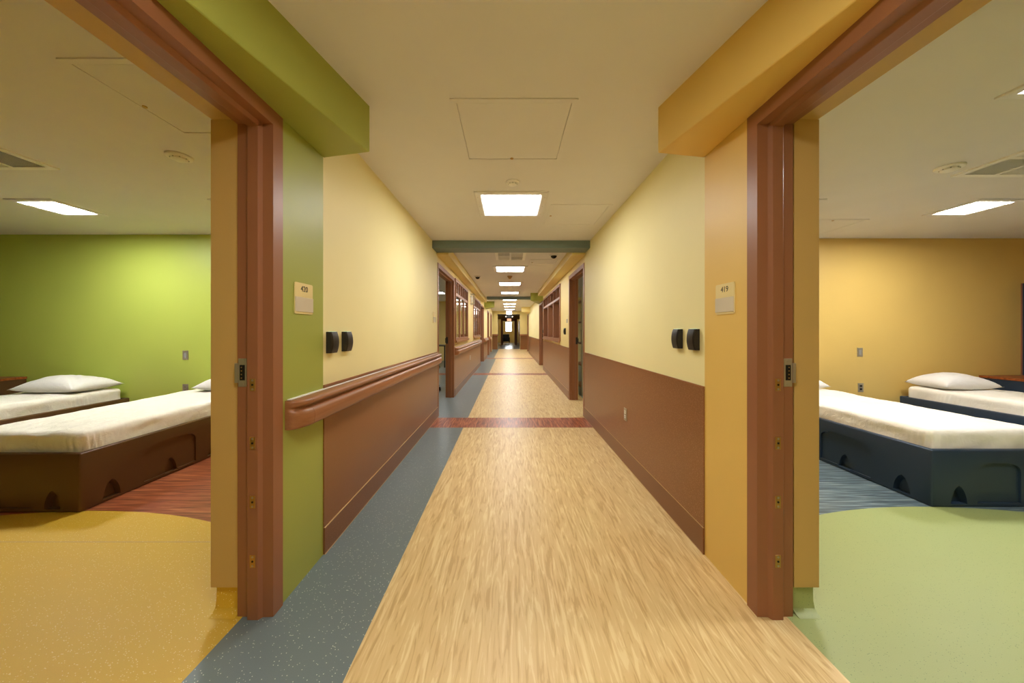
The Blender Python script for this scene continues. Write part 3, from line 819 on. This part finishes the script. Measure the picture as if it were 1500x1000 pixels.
def mattress_mesh(seed, w=.86, l=1.88, h=.162):
    """sheeted mattress, local origin at foot centre bottom"""
    bm = bmesh.new(); nx, ny, nz = 60, 150, 10
    r = .045; hw = w/2
    random.seed(seed)
    def pt(x, y, z):
        # round the box
        cx = max(-hw+r, min(hw-r, x)); cy = max(r, min(l-r, y)); cz = max(-1, min(h-r, z))
        v = Vector((x-cx, y-cy, z-cz))
        if v.length > 1e-6:
            v = v.normalized()*min(v.length, r) if v.length > r else v
        p = Vector((cx, cy, cz))+v
        q = Vector((p.x*4+seed, p.y*4, p.z*4))
        side = 1-min(1, max(0, (p.z-h*.55)/(h*.45)))
        # slack fold ripples near the corners on the side faces
        nearx = min(abs(p.y-.06), abs(p.y-(l-.42)))
        fold = math.exp(-(nearx/.07)**2)*math.sin(p.y*170+p.z*25)*.008
        nearc = math.exp(-((abs(p.x)-hw+.05)/.08)**2)*math.sin(p.x*150)*.006
        n = noise.noise(q)*.012 + noise.noise(q*3.1)*.005 + noise.noise(Vector((p.x*30, p.y*7+seed, p.z*12)))*.0025
        n += noise.noise(Vector((p.x*9+seed, p.y*2.2, p.z*10)))*.004
        out = Vector((0, 0, 0))
        if abs(x) >= hw-1e-6: out.x = math.copysign(1, x)*(n*1.2*side+fold*side)
        if y <= 1e-6: out.y = -(n*1.2*side+nearc*side)
        if y >= l-1e-6: out.y = n*side
        if z >= h-1e-6: out.z = n*.8
        # sides bow out slightly over the frame
        return p+out
    grid = {}
    def V(i, j, k):
        key = (i, j, k)
        if key not in grid: grid[key] = bm.verts.new(pt(-hw+w*i/nx, l*j/ny, h*k/nz))
        return grid[key]
    for i in range(nx):
        for j in range(ny): bm.faces.new((V(i,j,nz), V(i+1,j,nz), V(i+1,j+1,nz), V(i,j+1,nz)))
    for k in range(nz):
        for i in range(nx):
            bm.faces.new((V(i,0,k), V(i+1,0,k), V(i+1,0,k+1), V(i,0,k+1))); bm.faces.new((V(i+1,ny,k), V(i,ny,k), V(i,ny,k+1), V(i+1,ny,k+1)))
        for j in range(ny):
            bm.faces.new((V(0,j+1,k), V(0,j,k), V(0,j,k+1), V(0,j+1,k+1))); bm.faces.new((V(nx,j,k), V(nx,j+1,k), V(nx,j+1,k+1), V(nx,j,k+1)))
    for i in range(nx):
        for j in range(ny): bm.faces.new((V(i,j+1,0), V(i+1,j+1,0), V(i+1,j,0), V(i,j,0)))
    return bm

def mattress(xc, y0, seed, label, w=.86):
    o = finish(mattress_mesh(seed, w), 'mattress', M['sheet'], smooth=True, loc=(xc, y0+.045, BH-.029))
    return tag(o, label, 'mattress')

def pillow(xc, yc, z, seed, label, w=.70, d=.46, h=.17, rz=0):
    bm = bmesh.new(); n = 30; m_ = 22
    top = {}; bot = {}
    for i in range(n+1):
        for j in range(m_+1):
            u = -1+2*i/n; v = -1+2*j/m_
            # pinched sides, pointed corners
            x = w/2*u*(1-.09*(1-u*u*.2)*(1-abs(v)**3)*(abs(u)**3)); y = d/2*v*(1-.10*(1-abs(u)**3)*abs(v)**3)
            t_ = max(0, (1-abs(u)**2.6))*max(0, (1-abs(v)**2.6)); t_ = t_**.55
            q = Vector((x*6+seed, y*6, seed*1.7)); ns = noise.noise(q)*.016+noise.noise(q*2.7)*.007
            # a diagonal crease
            cr = -.022*math.exp(-((u*.8+v*.9-.1)/.10)**2)*(1 if v < .3 else 0)
            zt = h*.66*t_+(ns+cr)*t_; zb = -h*.30*t_
            edge = i in (0, n) or j in (0, m_)
            top[i, j] = bm.verts.new((x, y, zt))
            bot[i, j] = top[i, j] if edge else bm.verts.new((x, y, max(zb, -h*.22)))
    for i in range(n):
        for j in range(m_):
            bm.faces.new((top[i,j], top[i+1,j], top[i+1,j+1], top[i,j+1]))
            q = [bot[i,j+1], bot[i+1,j+1], bot[i+1,j], bot[i,j]]
            if len(set(q)) == 4:
                try: bm.faces.new(q)
                except ValueError: pass
    o = finish(bm, 'pillow', M['pillow'], smooth=True, loc=(xc, yc, z)); o.rotation_euler = (0, 0, rz)
    return tag(o, label, 'pillow')

bb = bed_mesh('bed_frame', M['bed_brown']); bn = bed_mesh('bed_frame', M['bed_navy'])
YBL, YBR = 2.342, 2.415
MT = BH-.029+.162
bed(-2.947-BW/2, YBL, bb, M['bed_brown'], 'brown moulded platform bed nearest the left doorway, showing arched recesses', None)
mattress(-2.947-BW/2, YBL, 1, 'white sheeted mattress on the near brown bed')
pillow(-3.34, YBL+1.765, MT+.05, 3, 'white pillow on the near brown bed, partly behind the door frame', w=.64, d=.37, rz=.0)
bed(-4.785-BW/2, YBL, bb, M['bed_brown'], 'farther brown platform bed at the left edge, beside the desk', None)
mattress(-4.785-BW/2, YBL, 5, 'white sheeted mattress on the farther brown bed')
pillow(-5.20, YBL+1.69, MT+.05, 8, 'plump creased white pillow on the farther brown bed', w=.76, d=.50, h=.20, rz=-.03)
bed(2.993+BW/2, YBR, bn, M['bed_navy'], 'navy blue platform bed nearest the right doorway, with arched recess', None)
mattress(2.993+BW/2, YBR, 11, 'white sheeted mattress on the near navy bed')
pillow(3.50, YBR+1.81, MT+.05, 13, 'white pillow on the near navy bed, only its tip showing past the jamb', w=.62, d=.38)
bed(5.06+BW/2, YBR+.05, bn, M['bed_navy'], 'farther navy blue platform bed at the right edge of the photo', None)
mattress(5.06+BW/2, YBR+.05, 17, 'white sheeted mattress on the farther navy bed')
pillow(5.46, YBR+1.80, MT+.05, 21, 'white pillow on the farther navy bed under the golden wall', w=.68, d=.44, h=.20, rz=.0)

# ------------------------------------------------------------------ desks and shelf cabinet
def desk(x0, x1, y0, y1, ztop, body, label):
    t = empty('storage_desk', ((x0+x1)/2, (y0+y1)/2, 0), label, 'desk')
    cx, cy = (x0+x1)/2, (y0+y1)/2
    a, b_, c, d = x0-cx, x1-cx, y0-cy, y1-cy
    box('desk_top', a-.01, b_+.01, c-.015, d, ztop-.028, ztop, M['desk_top'], t, .003)
    box('side_panel', a, a+.03, c, d, 0, ztop-.028, body, t, .002); box('side_panel', b_-.03, b_, c, d, 0, ztop-.028, body, t, .002)
    box('back_panel', a+.03, b_-.03, d-.02, d, 0, ztop-.028, body, t)
    box('front_apron', a+.03, b_-.03, c+.01, c+.03, ztop-.19, ztop-.028, body, t, .002)
    box('lower_shelf', a+.03, b_-.03, c+.02, d-.02, .10, .13, body, t)
desk(-7.35, -6.08, 3.80, 4.30, .672, M['bed_brown'], 'low dark desk with cherry top beyond the farther brown bed')
desk(6.17, 7.35, 3.92, 4.48, .665, M['bed_navy'], 'low navy desk with cherry top beside the farther navy bed')
def mirror_cabinet(x0, x1, yb, z0, z1, label):
    t = empty('wall_cabinet', ((x0+x1)/2, yb, z0), label, 'cabinet')
    h = (x1-x0)/2; Hh = z1-z0
    box('side_panel', -h, -h+.022, -.30, 0, 0, Hh, M['bed_navy'], t, .002); box('edge_band', -h-.002, -h, -.014, 0, 0, Hh, M['frame'], t); box('side_panel', h-.022, h, -.30, 0, 0, Hh, M['frame'], t, .002)
    box('top_panel', -h+.022, h-.022, -.30, 0, Hh-.022, Hh, M['frame'], t); box('bottom_panel', -h+.022, h-.022, -.30, 0, 0, .022, M['frame'], t)
    box('back_panel', -h+.022, h-.022, -.012, 0, .022, Hh-.022, M['dark'], t)
    for z in (.40, .80): box('shelf', -h+.022, h-.022, -.28, -.012, z, z+.018, M['bed_navy'], t)
mirror_cabinet(6.745, 7.3, YR, .667, 1.87, 'tall dark open shelf cabinet standing on the navy desk')

# ------------------------------------------------------------------ caged fixture on the left wall
t = empty('caged_wall_clock', (XL, 9.12, 2.09), 'wire caged fixture high on the left wall between the office windows', 'caged fixture')
bm = bmesh.new(); cyl(bm, (0, 0, 0), .10, .05, 28, axis='x'); finish(bm, 'fixture_body', M['white_metal'], t)
bm = bmesh.new()
for z in (-.13, -.045, .045, .13): quad_box(bm, 0, .10, -.133, -.127, z-.003, z+.003); quad_box(bm, 0, .10, .127, .133, z-.003, z+.003); quad_box(bm, .094, .10, -.13, .13, z-.003, z+.003)
for y in (-.13, -.045, .045, .13): quad_box(bm, .094, .10, y-.003, y+.003, -.13, .13); quad_box(bm, 0, .10, y-.003, y+.003, -.133, -.127); quad_box(bm, 0, .10, y-.003, y+.003, .127, .133)
finish(bm, 'wire_guard', M['steel'], t)

# ------------------------------------------------------------------ exit signs and emergency lamp
def exit_sign(y, z, w, h, face, label, ceil):
    t = empty('exit_sign', (-.01, y, z), label, 'exit sign')
    box('sign_panel', -w/2, w/2, -.02, .02, -h/2, h/2, face, t, .003)
    if face == M['exit_white']: box('canopy', -w*.3, w*.3, -.03, .03, h/2, ceil-z, M['white_metal'], t, .003)
    else: box('canopy', -.02, .02, -.02, .02, h/2, ceil-z, M['white_metal'], t)
    text_mesh('EXIT', h*.85, M['red'], 'lettering', t, (0, -.0215, 0), (math.radians(90), 0, 0))
exit_sign(20.3, 2.31, .33, .20, M['exit_white'], 'glowing white exit sign in front of the portal', CEIL)
exit_sign(25.0, 2.04, .30, .17, M['exit_orange'], 'orange glowing exit sign behind the portal', 2.56)
t = empty('emergency_light', (-.01, 22.7, 2.18), 'dark twin-headed emergency light above the portal opening', 'emergency light')
box('battery_housing', -.17, .17, -.05, .05, -.09, .09, M['dark'], t, .006)
box('hanger', -.03, .03, -.02, .02, .09, .38, M['white_metal'], t)
for s in (-1, 1):
    bm = bmesh.new(); cyl(bm, (s*.22, -.05, 0), .045, .08, 16, axis='y'); finish(bm, 'lamp_head', M['white_metal'], t)

# ------------------------------------------------------------------ lobby half walls
for (x0, x1, lab) in ((-1.30, -.78, 'brown half-height counter left of the far portal'), (.73, 1.30, 'brown half-height counter right of the far portal')):
    t = empty('lobby_counter', ((x0+x1)/2, 22.7, 0), lab, 'counter'); h = (x1-x0)/2
    box('counter_body', -h, h, -.12, .12, 0, .904, M['wainscot'], t, .004)
    box('counter_cap', -h-.05, h+.05, -.24, .18, .905, 1.01, M['rail'], t, .02)
# dark door frames behind the portal
n = 10
for y in (25.0, 28.5, 32.0):
    for x, lab in ((-1.2, 'left'), (.91, 'right')):
        S(box('door_%d' % n, x, x+.09, y, y+1.1, 0, 2.15, M['frame'], bevel=.006), 'dark brown door on the %s behind the portal, %s' % (lab, {25.0: 'nearest of three', 28.5: 'middle of three', 32.0: 'farthest of three'}[y]), 'door'); n += 1
#ceiling_light(-.05, 33.0, .60, .48, 'ceiling light in front of the end window', M['diff'], 2.56)

S(box('trim_90', -.74, -.56, 30, 30.15, 0, 2.25, M['frame']), 'left post of the dark inner portal before the end window', 'post')
S(box('trim_91', .46, .70, 30, 30.15, 0, 2.25, M['frame']), 'right post of the dark inner portal before the end window', 'post')
S(box('trim_92', -1.2, 1.0, 30, 30.15, 2.251, 2.56, M['tan']), 'ochre panel above the dark inner portal', 'panel')
S(box('trim_93', -.559, .459, 30, 30.15, 2.08, 2.25, M['frame']), 'lintel of the dark inner portal before the end window', 'lintel')
# armchair before the end window
t = empty('armchair', (-.30, 32.3, 0), 'black armchair at the far end of the corridor below the window', 'armchair')
box('seat', -.25, .25, -.27, .22, .22, .44, M['black'], t, .04, seg=3); box('backrest', -.30, .30, .18, .33, .25, .90, M['black'], t, .04, seg=3)
box('armrest', -.36, -.25, -.28, .22, .12, .62, M['black'], t, .03, seg=3); box('armrest', .25, .36, -.28, .22, .12, .62, M['black'], t, .03, seg=3)
for sx in (-.31, .31):
    for sy in (-.22, .24):
        bm = bmesh.new(); cyl(bm, (sx, sy, 0), .018, .12, 10, .022); finish(bm, 'leg', M['steel'], t)

# office furniture glimpsed through the first left doorway
t = empty('office_table', (-2.75, 11.9, 0), 'black metal table seen deep in the left office doorway', 'table')
box('table_top', -.6, .6, -.4, .4, .72, .75, M['black'], t, .004)
for sx in (-.57, .57):
    for sy in (-.37, .37): box('leg', sx-.02, sx+.02, sy-.02, sy+.02, 0, .72, M['black'], t)
t = empty('office_chair', (-1.75, 7.25, 0), 'black swivel chair just inside the left office doorway', 'chair')
for i in range(5):
    a = i*2*math.pi/5+.95; c, s_ = math.cos(a), math.sin(a)
    bm = bmesh.new(); p0 = Vector((0, 0, .10)); p1 = Vector((c*.29, s_*.29, .075)); pr = Vector((-s_, c, 0))*.02
    vs = [bm.verts.new(p) for p in (p0+pr, p1+pr*.7, p1-pr*.7, p0-pr)]; up = [bm.verts.new(v.co+Vector((0, 0, .035))) for v in vs]
    bm.faces.new(vs); bm.faces.new(up[::-1])
    for k in range(4): bm.faces.new((vs[k], up[k], up[(k+1) % 4], vs[(k+1) % 4]))
    lg = finish(bm, 'base_arm', M['black'], t)
    bm = bmesh.new(); cyl(bm, (c*.30-.02, s_*.30, .036), .036, .04, 16, axis='x'); finish(bm, 'caster', M['black'], lg)
bm = bmesh.new(); cyl(bm, (0, 0, .12), .03, .30, 14); finish(bm, 'gas_column', M['steel'], t)
box('seat', -.24, .24, -.23, .23, .42, .49, M['black'], t, .025, seg=3); box('backrest', -.21, .21, .20, .26, .55, .98, M['black'], t, .025, seg=3)
box('back_bracket', -.03, .03, .23, .245, .44, .60, M['steel'], t)

# store room shelving glimpsed through the right doorway
t = empty('shelving_unit', (1.62, 7.0, 0), 'steel shelving unit glimpsed through the right store room doorway', 'shelf unit')
for sx in (-.22, .22):
    for sy in (-.45, .45): box('upright', sx-.015, sx+.015, sy-.015, sy+.015, 0, 2.1, M['steel'], t)
for z in (.12, .55, .98, 1.41, 1.84): box('shelf', -.20, .20, -.43, .43, z, z+.025, M['frame'], t)
for x, y, z, w, d, h, mt, lab in ((1.58, 6.75, 1.866, .26, .3, .22, 'white_metal', 'white box on the top store room shelf'),
                                (1.58, 6.75, 1.006, .26, .3, .24, 'black', 'black bin on the middle store room shelf'),
                                (1.58, 6.75, .576, .26, .3, .20, 'white_metal', 'white carton on the low store room shelf'),
                                (1.58, 6.75, 1.436, .26, .3, .18, 'desk_top', 'brown carton on the upper store room shelf')):
    t = empty('storage_box', (x, y, z), lab, 'box')
    box('box_body', -w/2, w/2, -d/2, d/2, 0, h, M[mt], t, .006); box('box_lid', -w/2-.005, w/2+.005, -d/2-.005, d/2+.005, h, h+.02, M[mt], t, .004)

# ------------------------------------------------------------------ camera and world
cam = bpy.data.cameras.new('camera'); co = bpy.data.objects.new('camera', cam); COL.objects.link(co)
co.location = (0, 0, H); co.rotation_euler = (math.radians(90), 0, 0)
cam.sensor_width = 36; cam.lens = 12.0; cam.shift_x = 4/1500; cam.shift_y = -16/1500
cam.clip_start = .05; cam.clip_end = 100
SC.camera = co
w = bpy.data.worlds.new('world'); w.use_nodes = True
w.node_tree.nodes['Background'].inputs[0].default_value = (.9, .85, .75, 1)
w.node_tree.nodes['Background'].inputs[1].default_value = .02
SC.world = w
SC.view_settings.view_transform = 'Standard'; SC.view_settings.look = 'None'
SC.view_settings.gamma = 1; SC.view_settings.use_curve_mapping = False
SC.view_settings.exposure = 0.0
